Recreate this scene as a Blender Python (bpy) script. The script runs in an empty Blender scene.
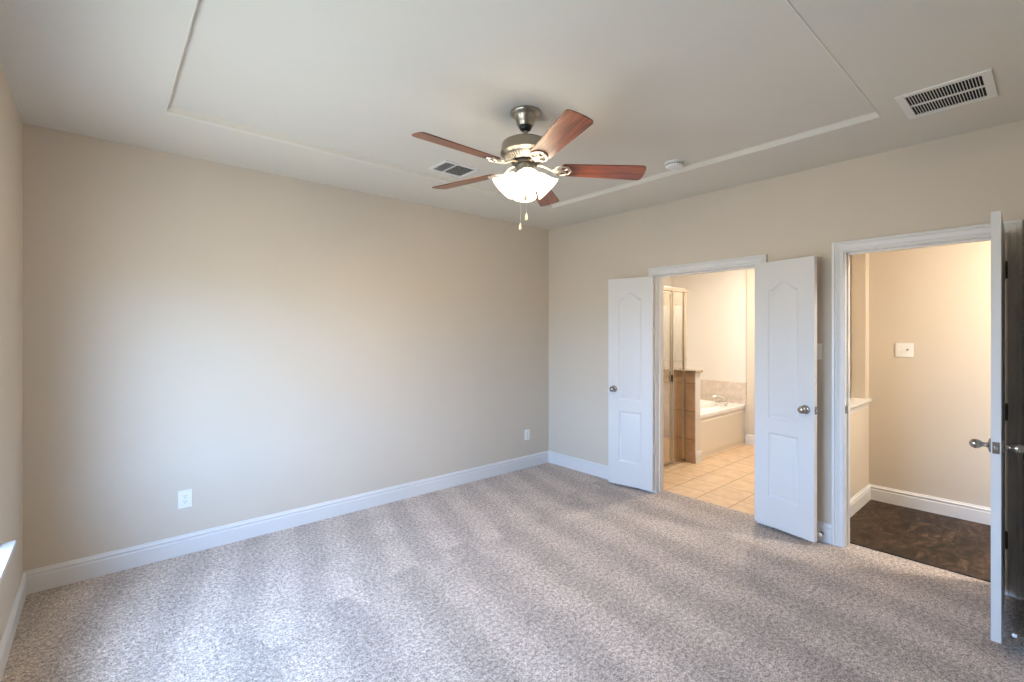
import bpy, bmesh, math, random
from mathutils import Vector, Matrix
random.seed(7)
SC = bpy.context.scene
COL = SC.collection
PI = math.pi
R = math.radians

# ------------------------------------------------------------------ camera
F_PX, PX_W = 471.6, 1024.0
cd = bpy.data.cameras.new('camera')
cam = bpy.data.objects.new('camera', cd)
COL.objects.link(cam)
cam.location = (-3.977, -3.930, 1.518)
yaw = math.atan2(0.756, 0.655)                 # forward direction, counted from +x
cam.rotation_euler = (PI / 2, 0, yaw - PI / 2)
cd.sensor_fit = 'HORIZONTAL'
cd.sensor_width = 36.0
cd.lens = 36.0 * F_PX / PX_W
cd.shift_x = 0.0
cd.shift_y = -(341.0 - 333.4) / PX_W
cd.clip_start = 0.05
SC.camera = cam

# ------------------------------------------------------------------ sky, daylight, exposure
SC.view_settings.view_transform = 'Standard'
SC.view_settings.look = 'None'
SC.view_settings.gamma = 1.0
SC.view_settings.exposure = 0.90
SC.view_settings.use_curve_mapping = False
SC.cycles.use_denoising = True
SC.cycles.max_bounces = 14
SC.cycles.diffuse_bounces = 8
SC.cycles.transparent_max_bounces = 16
SC.cycles.sample_clamp_indirect = 6.0
SC.cycles.caustics_reflective = False
SC.cycles.caustics_refractive = False

SKY = 17.5
w = bpy.data.worlds.new('sky')
SC.world = w
w.use_nodes = True
nt = w.node_tree
nt.nodes.clear()
out = nt.nodes.new('ShaderNodeOutputWorld')
bg = nt.nodes.new('ShaderNodeBackground')
tc = nt.nodes.new('ShaderNodeTexCoord')
sx = nt.nodes.new('ShaderNodeSeparateXYZ')
rp = nt.nodes.new('ShaderNodeValToRGB')
nt.links.new(tc.outputs['Generated'], sx.inputs[0])
mr = nt.nodes.new('ShaderNodeMapRange')
mr.inputs['From Min'].default_value = -1
mr.inputs['From Max'].default_value = 1
nt.links.new(sx.outputs['Z'], mr.inputs['Value'])
nt.links.new(mr.outputs[0], rp.inputs[0])
e = rp.color_ramp.elements
e[0].position = 0.0; e[0].color = (0.23, 0.25, 0.27, 1)
e[1].position = 1.0; e[1].color = (0.42, 0.62, 1.0, 1)
x_ = rp.color_ramp.elements.new(0.49); x_.color = (0.27, 0.30, 0.34, 1)
x_ = rp.color_ramp.elements.new(0.52); x_.color = (0.42, 0.63, 1.0, 1)
x_ = rp.color_ramp.elements.new(0.70); x_.color = (0.36, 0.57, 1.0, 1)
nt.links.new(rp.outputs[0], bg.inputs['Color'])
bg.inputs['Strength'].default_value = SKY
nt.links.new(bg.outputs[0], out.inputs[0])


def portal(loc, rot, sx_, sy_):
    l = bpy.data.lights.new('daylight_portal', 'AREA')
    l.shape = 'RECTANGLE'; l.size = sx_; l.size_y = sy_
    l.cycles.is_portal = True
    o = bpy.data.objects.new('daylight_portal', l)
    COL.objects.link(o)
    o.location = loc; o.rotation_euler = rot
    return o


H = 2.74           # ceiling
HT = 2.775          # recessed ceiling
XL = -4.33         # left wall
YR = -3.885        # short rear wall at the right
YN = -5.10         # rear wall of the camera's side of the room
XN = -1.50
WIN = (-2.95, -0.82, 0.556, 2.02)      # left window: y0, y1, z0, z1
portal((XL - 0.16, (WIN[0] + WIN[1]) / 2, (WIN[2] + WIN[3]) / 2), (0, -PI / 2, 0), WIN[3] - WIN[2], WIN[1] - WIN[0])




# ------------------------------------------------------------------ materials
def new_mat(name):
    m = bpy.data.materials.new(name)
    m.use_nodes = True
    return m, m.node_tree, m.node_tree.nodes['Principled BSDF']


def node(t, kind, **kw):
    n = t.nodes.new(kind)
    for k, v in kw.items():
        if k in n.inputs.keys():
            n.inputs[k].default_value = v
        else:
            setattr(n, k, v)
    return n


def coords(t, scale=(1, 1, 1), rot=(0, 0, 0)):
    c = t.nodes.new('ShaderNodeTexCoord')
    mp = t.nodes.new('ShaderNodeMapping')
    mp.inputs['Scale'].default_value = scale
    mp.inputs['Rotation'].default_value = rot
    t.links.new(c.outputs['Object'], mp.inputs[0])
    return mp.outputs[0]


def plain(name, col, rough=0.5, metal=0.0, bump=0.0, bscale=200, var=0.0, vscale=3, spec=None):
    m, t, b = new_mat(name)
    b.inputs['Base Color'].default_value = (*col, 1)
    b.inputs['Roughness'].default_value = rough
    b.inputs['Metallic'].default_value = metal
    if spec is not None:
        b.inputs['Specular IOR Level'].default_value = spec
    co = coords(t)
    if bump:
        n = node(t, 'ShaderNodeTexNoise', Scale=bscale, Detail=3.0)
        t.links.new(co, n.inputs['Vector'])
        bp = node(t, 'ShaderNodeBump', Strength=bump, Distance=0.002)
        t.links.new(n.outputs[0], bp.inputs['Height'])
        t.links.new(bp.outputs[0], b.inputs['Normal'])
    n2 = node(t, 'ShaderNodeTexNoise', Scale=vscale, Detail=2.0)
    t.links.new(co, n2.inputs['Vector'])
    mx = node(t, 'ShaderNodeMixRGB')
    mx.inputs[1].default_value = (*[c * (1 - var) for c in col], 1)
    mx.inputs[2].default_value = (*[min(1, c * (1 + var)) for c in col], 1)
    t.links.new(n2.outputs[0], mx.inputs[0])
    t.links.new(mx.outputs[0], b.inputs['Base Color'])
    return m


M = {}
M['wall'] = plain('wall_paint', (0.60, 0.535, 0.445), 0.75, bump=0.25, bscale=160, var=0.02)
M['ceil'] = plain('ceiling_paint', (0.66, 0.632, 0.565), 0.85, bump=0.35, bscale=140, var=0.02)
M['trim'] = plain('trim_paint', (0.68, 0.675, 0.665), 0.35, var=0.01)
M['door'] = plain('door_paint', (0.63, 0.625, 0.615), 0.38, bump=0.05, bscale=90, var=0.01)
M['bathwall'] = plain('bath_wall_paint', (0.68, 0.65, 0.61), 0.7, bump=0.2, bscale=160, var=0.02)
M['vinyl'] = plain('window_vinyl', (0.8, 0.8, 0.8), 0.3)
M['plate'] = plain('plastic_plate', (0.80, 0.80, 0.78), 0.3)
M['slot'] = plain('dark_slot', (0.03, 0.03, 0.03), 0.6)
M['duct'] = plain('duct_shade_black', (0.010, 0.010, 0.010), 0.9)  # near-black colour stands in for the shade inside the vents
M['ventmetal'] = plain('vent_enamel', (0.74, 0.73, 0.70), 0.45)
M['nickel'] = plain('brushed_nickel', (0.38, 0.345, 0.285), 0.30, 1.0, bump=0.05, bscale=500, var=0.04)
M['knob'] = plain('satin_nickel', (0.42, 0.39, 0.35), 0.22, 1.0)
M['bronze'] = plain('dark_hinge_metal', (0.12, 0.10, 0.09), 0.4, 0.8)
M['black'] = plain('black_rubber', (0.015, 0.014, 0.013), 0.4)
M['chrome'] = plain('chrome', (0.75, 0.75, 0.75), 0.12, 1.0)
M['showerframe'] = plain('shower_frame_metal', (0.60, 0.55, 0.46), 0.28, 1.0)
M['acrylic'] = plain('white_acrylic', (0.84, 0.84, 0.83), 0.12)
M['apron'] = plain('tub_apron', (0.74, 0.68, 0.58), 0.35, var=0.01)
M['ivory'] = plain('ivory_pull', (0.78, 0.66, 0.46), 0.4)
M['chain'] = plain('bead_chain', (0.75, 0.70, 0.60), 0.3, 0.6)
M['cabinet'] = plain('cabinet_paint', (0.62, 0.55, 0.46), 0.4)
M['rubber'] = plain('white_rubber', (0.85, 0.85, 0.85), 0.5)
M['mirror'] = plain('mirror_silver', (0.85, 0.87, 0.87), 0.02, 1.0)
M['screw'] = plain('screw', (0.5, 0.5, 0.5), 0.3, 1.0)


def carpet_mat():
    m, t, b = new_mat('carpet_pile')
    co = coords(t)
    b.inputs['Roughness'].default_value = 0.95
    b.inputs['Specular IOR Level'].default_value = 0.1
    b.inputs['Sheen Weight'].default_value = 0.15
    # yarn speckle
    v = node(t, 'ShaderNodeTexNoise', Scale=130.0, Detail=4.0, Roughness=0.85)
    t.links.new(co, v.inputs['Vector'])
    r = t.nodes.new('ShaderNodeValToRGB')
    cr = r.color_ramp
    cr.elements[0].position = 0.40; cr.elements[0].color = (0.14, 0.104, 0.08, 1)
    cr.elements[1].position = 0.60; cr.elements[1].color = (0.84, 0.745, 0.665, 1)
    q = cr.elements.new(0.50); q.color = (0.46, 0.39, 0.34, 1)
    v2 = node(t, 'ShaderNodeTexNoise', Scale=48.0, Detail=2.0, Roughness=0.6)
    t.links.new(co, v2.inputs['Vector'])
    vx = node(t, 'ShaderNodeMixRGB'); vx.inputs[0].default_value = 0.26
    t.links.new(v.outputs[0], vx.inputs[1]); t.links.new(v2.outputs[0], vx.inputs[2])
    v = vx
    t.links.new(v.outputs[0], r.inputs[0])
    # vacuum strokes: pile combed in alternating lanes, two rows of lanes meeting on a ragged line
    sep = t.nodes.new('ShaderNodeSeparateXYZ')
    dn = node(t, 'ShaderNodeTexNoise', Scale=2.2, Detail=3.0)
    t.links.new(co, dn.inputs['Vector'])
    ma = node(t, 'ShaderNodeVectorMath', operation='SCALE'); ma.inputs['Scale'].default_value = 0.17
    t.links.new(dn.outputs['Color'], ma.inputs[0])
    ad = node(t, 'ShaderNodeVectorMath', operation='ADD')
    t.links.new(co, ad.inputs[0]); t.links.new(ma.outputs[0], ad.inputs[1])
    t.links.new(ad.outputs[0], sep.inputs[0])

    def math_(op, a, b_=None):
        n = t.nodes.new('ShaderNodeMath'); n.operation = op
        for i, vv in enumerate((a, b_)):
            if vv is None: continue
            if isinstance(vv, (int, float)): n.inputs[i].default_value = vv
            else: t.links.new(vv, n.inputs[i])
        return n.outputs[0]
    X, Y = sep.outputs['X'], sep.outputs['Y']
    lane1 = math_('SINE', math_('MULTIPLY', math_('ADD', X, math_('MULTIPLY', Y, -0.28)), 17.0))
    lane2 = math_('SINE', math_('MULTIPLY', math_('ADD', X, math_('MULTIPLY', Y, -0.14)), 14.5))
    lane1 = math_('MULTIPLY', lane1, 2.0); lane2 = math_('MULTIPLY', lane2, 1.7)
    # row boundary steps with the lanes
    stn = t.nodes.new('ShaderNodeClamp'); stn.inputs['Min'].default_value = -1
    sep0 = t.nodes.new('ShaderNodeSeparateXYZ'); t.links.new(co, sep0.inputs[0])
    X0, Y0 = sep0.outputs['X'], sep0.outputs['Y']
    t.links.new(math_('MULTIPLY', math_('SINE', math_('MULTIPLY', X0, 13.0)), 4.0), stn.inputs['Value'])
    stp = math_('MULTIPLY', stn.outputs[0], 0.07)
    rowv = math_('ADD', math_('ADD', Y0, 0.86), math_('MULTIPLY', X0, -0.147))
    rowv = math_('ADD', rowv, math_('MULTIPLY', dn.outputs[0], 0.06))
    rowv = math_('ADD', rowv, stp)
    rr = t.nodes.new('ShaderNodeMapRange')
    rr.inputs['From Min'].default_value = -0.015; rr.inputs['From Max'].default_value = 0.015
    t.links.new(rowv, rr.inputs['Value'])
    mixl = node(t, 'ShaderNodeMixRGB')
    t.links.new(rr.outputs[0], mixl.inputs[0])

    def lane_val(x, bias):
        n = t.nodes.new('ShaderNodeMapRange')
        n.inputs['From Min'].default_value = -1; n.inputs['From Max'].default_value = 1
        n.inputs['To Min'].default_value = bias - 0.09; n.inputs['To Max'].default_value = bias + 0.09
        t.links.new(x, n.inputs['Value'])
        return n.outputs[0]
    t.links.new(lane_val(lane2, 0.93), mixl.inputs[1])
    t.links.new(lane_val(lane1, 1.06), mixl.inputs[2])
    # blotches
    bn = node(t, 'ShaderNodeTexNoise', Scale=5.0, Detail=4.0, Roughness=0.6)
    t.links.new(co, bn.inputs['Vector'])
    bl = t.nodes.new('ShaderNodeMapRange')
    bl.inputs['From Min'].default_value = 0.3; bl.inputs['From Max'].default_value = 0.7
    bl.inputs['To Min'].default_value = 0.90; bl.inputs['To Max'].default_value = 1.10
    t.links.new(bn.outputs[0], bl.inputs['Value'])
    k = math_('MULTIPLY', mixl.outputs[0], bl.outputs[0])
    vm = node(t, 'ShaderNodeVectorMath', operation='SCALE')
    t.links.new(r.outputs[0], vm.inputs[0]); t.links.new(k, vm.inputs['Scale'])
    t.links.new(vm.outputs[0], b.inputs['Base Color'])
    bp = node(t, 'ShaderNodeBump', Strength=1.0, Distance=0.006)
    t.links.new(v.outputs[0], bp.inputs['Height'])
    t.links.new(bp.outputs[0], b.inputs['Normal'])
    return m


M['carpet'] = carpet_mat()


def tile_mat(name, c1, c2, mortar, sx_, sy_, off=(0, 0, 0), rough=0.35, rot=(0, 0, 0), msize=0.012, nsc=9.0):
    m, t, b = new_mat(name)
    c = t.nodes.new('ShaderNodeTexCoord')
    mp = t.nodes.new('ShaderNodeMapping')
    mp.inputs['Location'].default_value = off
    mp.inputs['Rotation'].default_value = rot
    t.links.new(c.outputs['Object'], mp.inputs[0])
    n = node(t, 'ShaderNodeTexNoise', Scale=nsc, Detail=5.0, Roughness=0.6)
    t.links.new(mp.outputs[0], n.inputs['Vector'])
    mx = node(t, 'ShaderNodeMixRGB')
    mx.inputs[1].default_value = (*c1, 1); mx.inputs[2].default_value = (*c2, 1)
    rm = t.nodes.new('ShaderNodeMapRange')
    rm.inputs['From Min'].default_value = 0.3; rm.inputs['From Max'].default_value = 0.7
    t.links.new(n.outputs[0], rm.inputs['Value'])
    t.links.new(rm.outputs[0], mx.inputs[0])
    br = t.nodes.new('ShaderNodeTexBrick')
    br.offset = 0.0; br.squash = 1.0
    br.inputs['Scale'].default_value = 1.0
    br.inputs['Brick Width'].default_value = sx_
    br.inputs['Row Height'].default_value = sy_
    br.inputs['Mortar Size'].default_value = msize * 0.5
    br.inputs['Mortar Smooth'].default_value = 0.2
    br.inputs['Mortar'].default_value = (*mortar, 1)
    t.links.new(mp.outputs[0], br.inputs['Vector'])
    t.links.new(mx.outputs[0], br.inputs['Color1'])
    dk = node(t, 'ShaderNodeMixRGB', blend_type='MULTIPLY')
    dk.inputs[0].default_value = 1.0; dk.inputs[2].default_value = (0.93, 0.92, 0.90, 1)
    t.links.new(mx.outputs[0], dk.inputs[1])
    t.links.new(dk.outputs[0], br.inputs['Color2'])
    t.links.new(br.outputs['Color'], b.inputs['Base Color'])
    b.inputs['Roughness'].default_value = rough
    bp = node(t, 'ShaderNodeBump', Strength=0.6, Distance=0.002); bp.invert = True
    t.links.new(br.outputs['Fac'], bp.inputs['Height'])
    t.links.new(bp.outputs[0], b.inputs['Normal'])
    return m


M['floortile'] = tile_mat('beige_floor_tile', (0.58, 0.40, 0.25), (0.72, 0.54, 0.36), (0.38, 0.26, 0.16), 0.315, 0.305,
                          off=(0.255, 1.757, 0), rough=0.45)
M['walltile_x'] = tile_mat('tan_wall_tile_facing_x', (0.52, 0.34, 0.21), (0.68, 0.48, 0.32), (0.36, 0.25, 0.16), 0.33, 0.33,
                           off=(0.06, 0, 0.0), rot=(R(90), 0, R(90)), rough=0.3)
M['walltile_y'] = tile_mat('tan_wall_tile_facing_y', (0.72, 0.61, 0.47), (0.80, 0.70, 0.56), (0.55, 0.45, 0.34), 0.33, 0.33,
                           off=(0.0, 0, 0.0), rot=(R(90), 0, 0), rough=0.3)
M['splash'] = tile_mat('stone_splash_tile', (0.52, 0.44, 0.38), (0.66, 0.58, 0.51), (0.5, 0.44, 0.38), 0.31, 0.33,
                       off=(0.0, -0.15, 0.0), rot=(R(90), 0, R(90)), rough=0.35, nsc=14)


def marble_mat():
    m, t, b = new_mat('brown_marble')
    co = coords(t)
    n = node(t, 'ShaderNodeTexNoise', Scale=18.0, Detail=6.0, Distortion=1.5)
    t.links.new(co, n.inputs['Vector'])
    r = t.nodes.new('ShaderNodeValToRGB')
    r.color_ramp.elements[0].position = 0.35; r.color_ramp.elements[0].color = (0.16, 0.11, 0.07, 1)
    r.color_ramp.elements[1].position = 0.65; r.color_ramp.elements[1].color = (0.52, 0.42, 0.31, 1)
    t.links.new(n.outputs[0], r.inputs[0])
    t.links.new(r.outputs[0], b.inputs['Base Color'])
    b.inputs['Roughness'].default_value = 0.2
    return m


M['marble'] = marble_mat()


def plank_mat():
    m, t, b = new_mat('dark_walnut_planks')
    co = coords(t)
    br = t.nodes.new('ShaderNodeTexBrick')
    br.offset = 0.37; br.squash = 1.0
    br.inputs['Scale'].default_value = 1.0
    br.inputs['Brick Width'].default_value = 0.62
    br.inputs['Row Height'].default_value = 0.127
    br.inputs['Mortar Size'].default_value = 0.0018
    br.inputs['Mortar'].default_value = (0.006, 0.004, 0.003, 1)
    br.inputs['Color1'].default_value = (0.2, 0.2, 0.2, 1)
    br.inputs['Color2'].default_value = (0.9, 0.9, 0.9, 1)
    t.links.new(co, br.inputs['Vector'])
    mp = t.nodes.new('ShaderNodeMapping'); mp.inputs['Scale'].default_value = (2.4, 4.4, 1)
    t.links.new(co, mp.inputs[0])
    ad = node(t, 'ShaderNodeVectorMath', operation='MULTIPLY_ADD')
    t.links.new(br.outputs['Color'], ad.inputs[0]); ad.inputs[1].default_value = (5, 5, 5)
    t.links.new(mp.outputs[0], ad.inputs[2])
    n = node(t, 'ShaderNodeTexNoise', Scale=1.6, Detail=7.0, Roughness=0.65, Distortion=2.2)
    t.links.new(ad.outputs[0], n.inputs['Vector'])
    r = t.nodes.new('ShaderNodeValToRGB')
    cr = r.color_ramp
    cr.elements[0].position = 0.40; cr.elements[0].color = (0.012, 0.007, 0.004, 1)
    cr.elements[1].position = 0.64; cr.elements[1].color = (0.095, 0.055, 0.034, 1)
    q = cr.elements.new(0.54); q.color = (0.044, 0.026, 0.016, 1)
    t.links.new(n.outputs[0], r.inputs[0])
    mx = node(t, 'ShaderNodeMixRGB', blend_type='MULTIPLY'); mx.inputs[0].default_value = 1.0
    k = t.nodes.new('ShaderNodeMapRange'); k.inputs['To Min'].default_value = 0.75; k.inputs['To Max'].default_value = 1.35
    t.links.new(br.outputs['Color'], k.inputs['Value'])
    t.links.new(r.outputs[0], mx.inputs[1]); t.links.new(k.outputs[0], mx.inputs[2])
    t.links.new(mx.outputs[0], b.inputs['Base Color'])
    b.inputs['Roughness'].default_value = 0.5
    b.inputs['Specular IOR Level'].default_value = 0.25
    bp = node(t, 'ShaderNodeBump', Strength=0.3, Distance=0.002)
    t.links.new(n.outputs[0], bp.inputs['Height']); t.links.new(bp.outputs[0], b.inputs['Normal'])
    return m


M['plank'] = plank_mat()


def blade_mat():
    m, t, b = new_mat('cherry_blade_veneer')
    co = coords(t, (2.0, 26.0, 4.0))
    n = node(t, 'ShaderNodeTexNoise', Scale=2.0, Detail=5.0, Roughness=0.6, Distortion=0.6)
    t.links.new(co, n.inputs['Vector'])
    r = t.nodes.new('ShaderNodeValToRGB')
    cr = r.color_ramp
    cr.elements[0].position = 0.32; cr.elements[0].color = (0.060, 0.010, 0.004, 1)
    cr.elements[1].position = 0.70; cr.elements[1].color = (0.36, 0.085, 0.022, 1)
    t.links.new(n.outputs[0], r.inputs[0])
    t.links.new(r.outputs[0], b.inputs['Base Color'])
    b.inputs['Roughness'].default_value = 0.36
    b.inputs['Coat Weight'].default_value = 0.7
    b.inputs['Coat Roughness'].default_value = 0.25
    return m


M['blade'] = blade_mat()


def glass_mat(name, tint, base_reflect, rough=0.0):
    m = bpy.data.materials.new(name); m.use_nodes = True
    t = m.node_tree; t.nodes.clear()
    o = t.nodes.new('ShaderNodeOutputMaterial')
    tr = t.nodes.new('ShaderNodeBsdfTransparent'); tr.inputs[0].default_value = (*tint, 1)
    gl = t.nodes.new('ShaderNodeBsdfGlossy'); gl.inputs['Roughness'].default_value = rough
    fr = t.nodes.new('ShaderNodeFresnel')
    ge = t.nodes.new('ShaderNodeNewGeometry')
    ior = t.nodes.new('ShaderNodeMapRange')          # same reflectance from both sides of the pane
    ior.inputs['To Min'].default_value = 1.5; ior.inputs['To Max'].default_value = 1 / 1.5
    t.links.new(ge.outputs['Backfacing'], ior.inputs['Value']); t.links.new(ior.outputs[0], fr.inputs['IOR'])
    ad = t.nodes.new('ShaderNodeMath'); ad.operation = 'MULTIPLY_ADD'
    ad.inputs[1].default_value = 1.0; ad.inputs[2].default_value = base_reflect; ad.use_clamp = True
    mx = t.nodes.new('ShaderNodeMixShader')
    t.links.new(fr.outputs[0], ad.inputs[0]); t.links.new(ad.outputs[0], mx.inputs[0])
    t.links.new(tr.outputs[0], mx.inputs[1]); t.links.new(gl.outputs[0], mx.inputs[2])
    t.links.new(mx.outputs[0], o.inputs[0])
    return m


M['winglass'] = glass_mat('window_glass', (0.95, 0.97, 0.96), 0.02)
M['showerglass'] = glass_mat('shower_glass', (0.95, 0.94, 0.92), 0.20)


def lamp_mat(name, col, strength, translucent=0.5):
    m = bpy.data.materials.new(name); m.use_nodes = True
    t = m.node_tree; t.nodes.clear()
    o = t.nodes.new('ShaderNodeOutputMaterial')
    em = t.nodes.new('ShaderNodeEmission'); em.inputs[0].default_value = (*col, 1); em.inputs[1].default_value = strength
    tl = t.nodes.new('ShaderNodeBsdfTranslucent'); tl.inputs[0].default_value = (0.55, 0.53, 0.50, 1)
    df = t.nodes.new('ShaderNodeBsdfPrincipled'); df.inputs['Base Color'].default_value = (0.60, 0.58, 0.55, 1)
    df.inputs['Roughness'].default_value = 0.25
    m1 = t.nodes.new('ShaderNodeMixShader'); m1.inputs[0].default_value = translucent
    t.links.new(df.outputs[0], m1.inputs[1]); t.links.new(tl.outputs[0], m1.inputs[2])
    a = t.nodes.new('ShaderNodeAddShader')
    t.links.new(m1.outputs[0], a.inputs[0]); t.links.new(em.outputs[0], a.inputs[1])
    t.links.new(a.outputs[0], o.inputs[0])
    return m


WARM = (1.0, 0.77, 0.48)
M['shade'] = lamp_mat('frosted_shade_glass', (1.0, 0.86, 0.66), 3.0, 0.3)
t = M['shade'].node_tree      # brighter round the bulb, dimmer at neck and lip
c = t.nodes.new('ShaderNodeTexCoord'); sp_ = t.nodes.new('ShaderNodeSeparateXYZ'); t.links.new(c.outputs['Object'], sp_.inputs[0])
r_ = t.nodes.new('ShaderNodeMapRange'); r_.inputs['From Min'].default_value = -0.116; r_.inputs['From Max'].default_value = 0.0
t.links.new(sp_.outputs['Z'], r_.inputs['Value'])
rp_ = t.nodes.new('ShaderNodeValToRGB')
for pos, v_ in ((0.0, 0.10), (0.12, 0.35), (0.45, 1.0), (0.75, 0.6), (1.0, 0.12)):
    el = rp_.color_ramp.elements.new(pos); el.color = (v_, v_, v_, 1)
rp_.color_ramp.elements.remove(rp_.color_ramp.elements[-1]); rp_.color_ramp.elements.remove(rp_.color_ramp.elements[0])
mm = t.nodes.new('ShaderNodeMath'); mm.operation = 'MULTIPLY'; mm.inputs[1].default_value = 4.0
t.links.new(r_.outputs[0], rp_.inputs[0]); t.links.new(rp_.outputs[0], mm.inputs[0])
for n_ in t.nodes:
    if n_.type == 'EMISSION': t.links.new(mm.outputs[0], n_.inputs[1])

M['bulb'] = lamp_mat('lit_bulb', WARM, 520.0, 0.5)
M['dome'] = lamp_mat('lit_dome_glass', (1.0, 0.85, 0.66), 4.0, 0.5)


# ------------------------------------------------------------------ mesh helpers
def bm_box(bm, x0, x1, y0, y1, z0, z1, bev=0.0):
    r = bmesh.ops.create_cube(bm, size=1.0)
    vs = r['verts']
    bmesh.ops.scale(bm, vec=(abs(x1 - x0), abs(y1 - y0), abs(z1 - z0)), verts=vs)
    bmesh.ops.translate(bm, vec=((x0 + x1) / 2, (y0 + y1) / 2, (z0 + z1) / 2), verts=vs)
    if bev:
        es = list({ed for v in vs for ed in v.link_edges})
        bmesh.ops.bevel(bm, geom=es, offset=bev, segments=2, affect='EDGES', profile=0.6)


def bm_lathe(bm, prof, seg=32, mat=Matrix.Identity(4)):
    rings = []
    for (r, z) in prof:
        if r < 1e-6:
            rings.append([bm.verts.new(mat @ Vector((0, 0, z)))])
        else:
            rings.append([bm.verts.new(mat @ Vector((r * math.cos(2 * PI * k / seg), r * math.sin(2 * PI * k / seg), z)))
                          for k in range(seg)])
    for a, b in zip(rings, rings[1:]):
        for k in range(seg):
            k2 = (k + 1) % seg
            if len(a) == 1 and len(b) == 1: continue
            if len(a) == 1: bm.faces.new((a[0], b[k], b[k2]))
            elif len(b) == 1: bm.faces.new((a[k], b[0], a[k2]))
            else: bm.faces.new((a[k], b[k], b[k2], a[k2]))


def bm_tube(bm, pts, r, seg=8, closed=False, radii=None, flat=1.0):
    pts = [Vector(p) for p in pts]
    n = len(pts); rings = []
    prev = None
    for i, p in enumerate(pts):
        if closed: d = pts[(i + 1) % n] - pts[i - 1]
        else: d = pts[min(i + 1, n - 1)] - pts[max(i - 1, 0)]
        d.normalize()
        up = Vector((0, 0, 1)) if abs(d.z) < 0.95 else Vector((1, 0, 0))
        u = d.cross(up).normalized() if prev is None else (prev - d * prev.dot(d)).normalized()
        prev = u
        v = d.cross(u)
        rr = radii[i] if radii else r
        rings.append([bm.verts.new(p + u * rr * math.cos(2 * PI * k / seg) + v * rr * flat * math.sin(2 * PI * k / seg)) for k in range(seg)])
    rng = range(n) if closed else range(n - 1)
    for i in rng:
        a, b = rings[i], rings[(i + 1) % n]
        for k in range(seg):
            k2 = (k + 1) % seg
            bm.faces.new((a[k], a[k2], b[k2], b[k]))
    if not closed:
        bm.faces.new(rings[0][::-1]); bm.faces.new(rings[-1])


def bm_sweep(bm, stations):
    """stations: list of equal-length point lists; closed section, open path with caps."""
    rs = [[bm.verts.new(p) for p in s] for s in stations]
    n = len(rs[0])
    for a, b in zip(rs, rs[1:]):
        for k in range(n):
            k2 = (k + 1) % n
            bm.faces.new((a[k], a[k2], b[k2], b[k]))
    bm.faces.new(rs[0][::-1]); bm.faces.new(rs[-1])


def obj(name, bm, mat, parent=None, smooth=False, loc=None):
    bmesh.ops.recalc_face_normals(bm, faces=bm.faces[:])
    me = bpy.data.meshes.new(name)
    bm.to_mesh(me); bm.free()
    me.materials.append(mat if not isinstance(mat, str) else M[mat])
    if smooth:
        for p in me.polygons: p.use_smooth = True
        try:
            me.set_sharp_from_angle(angle=R(38))
        except Exception:
            pass
    o = bpy.data.objects.new(name, me)
    COL.objects.link(o)
    if parent: o.parent = parent
    if loc: o.location = loc
    return o


def tag(o, label, cat=None, kind=None, group=None):
    if label: o['label'] = label
    if cat: o['category'] = cat
    if kind: o['kind'] = kind
    if group: o['group'] = group
    return o


def thing(name, label, cat, loc=(0, 0, 0), rz=0.0, kind=None, group=None):
    o = bpy.data.objects.new(name, None); COL.objects.link(o)
    o.empty_display_size = 0.1
    o.location = loc; o.rotation_euler = (0, 0, rz)
    return tag(o, label, cat, kind, group)


def struct(name, bm, mat, label, cat, smooth=False):
    return tag(obj(name, bm, mat, smooth=smooth), label, cat, 'structure')


def box_struct(name, boxes, mat, label, cat):
    bm = bmesh.new()
    for b in boxes: bm_box(bm, *b)
    return struct(name, bm, mat, label, cat)


# ------------------------------------------------------------------ room shell
T = 0.12
box_struct('floor', [(XL, 0.13, YN, 0, -0.06, 0.0)], 'carpet',
           'beige and grey speckled cut pile carpet of the bedroom with vacuum strokes', 'carpet')
o = bpy.data.objects['floor']
box_struct('floor', [(0.13, 2.95, -2.45, 0.0, -0.06, 0.0)], 'floortile',
           'beige square ceramic tile floor of the bathroom beyond the double doors', 'tile floor')
box_struct('floor', [(0.13, 1.34, -5.1, -2.80, -0.06, 0.0)], 'plank',
           'very dark brown hardwood floor of the hallway', 'wood floor')
# wood threshold where the hallway begins
bm = bmesh.new(); bm_box(bm, 0.105, 0.165, -3.735, -2.942, -0.005, 0.008, 0.003)
struct('trim_1', bm, 'plank', 'dark wood threshold strip between bedroom carpet and hallway floor', 'threshold')

# ceiling: flat border at 2.74 with a chamfered step up to the recess at 2.79
TR = (-3.72, -0.66, -3.285, -0.70)     # x0 x1 y0 y1 of the recess lip
bm = bmesh.new()
x0, x1, y0, y1 = TR
bx = [(XL - T, T, y1, T, H, H + 0.12), (XL - T, T, YN - T, y0, H, H + 0.12),
      (XL - T, x0, y0, y1, H, H + 0.12), (x1, T, y0, y1, H, H + 0.12), (x0 - 0.05, x1 + 0.05, y0 - 0.05, y1 + 0.05, HT, HT + 0.08)]
for b in bx: bm_box(bm, *b)
struct('ceiling', bm, 'ceil', 'off-white textured bedroom ceiling with a shallow rectangular recess', 'ceiling')
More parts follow.
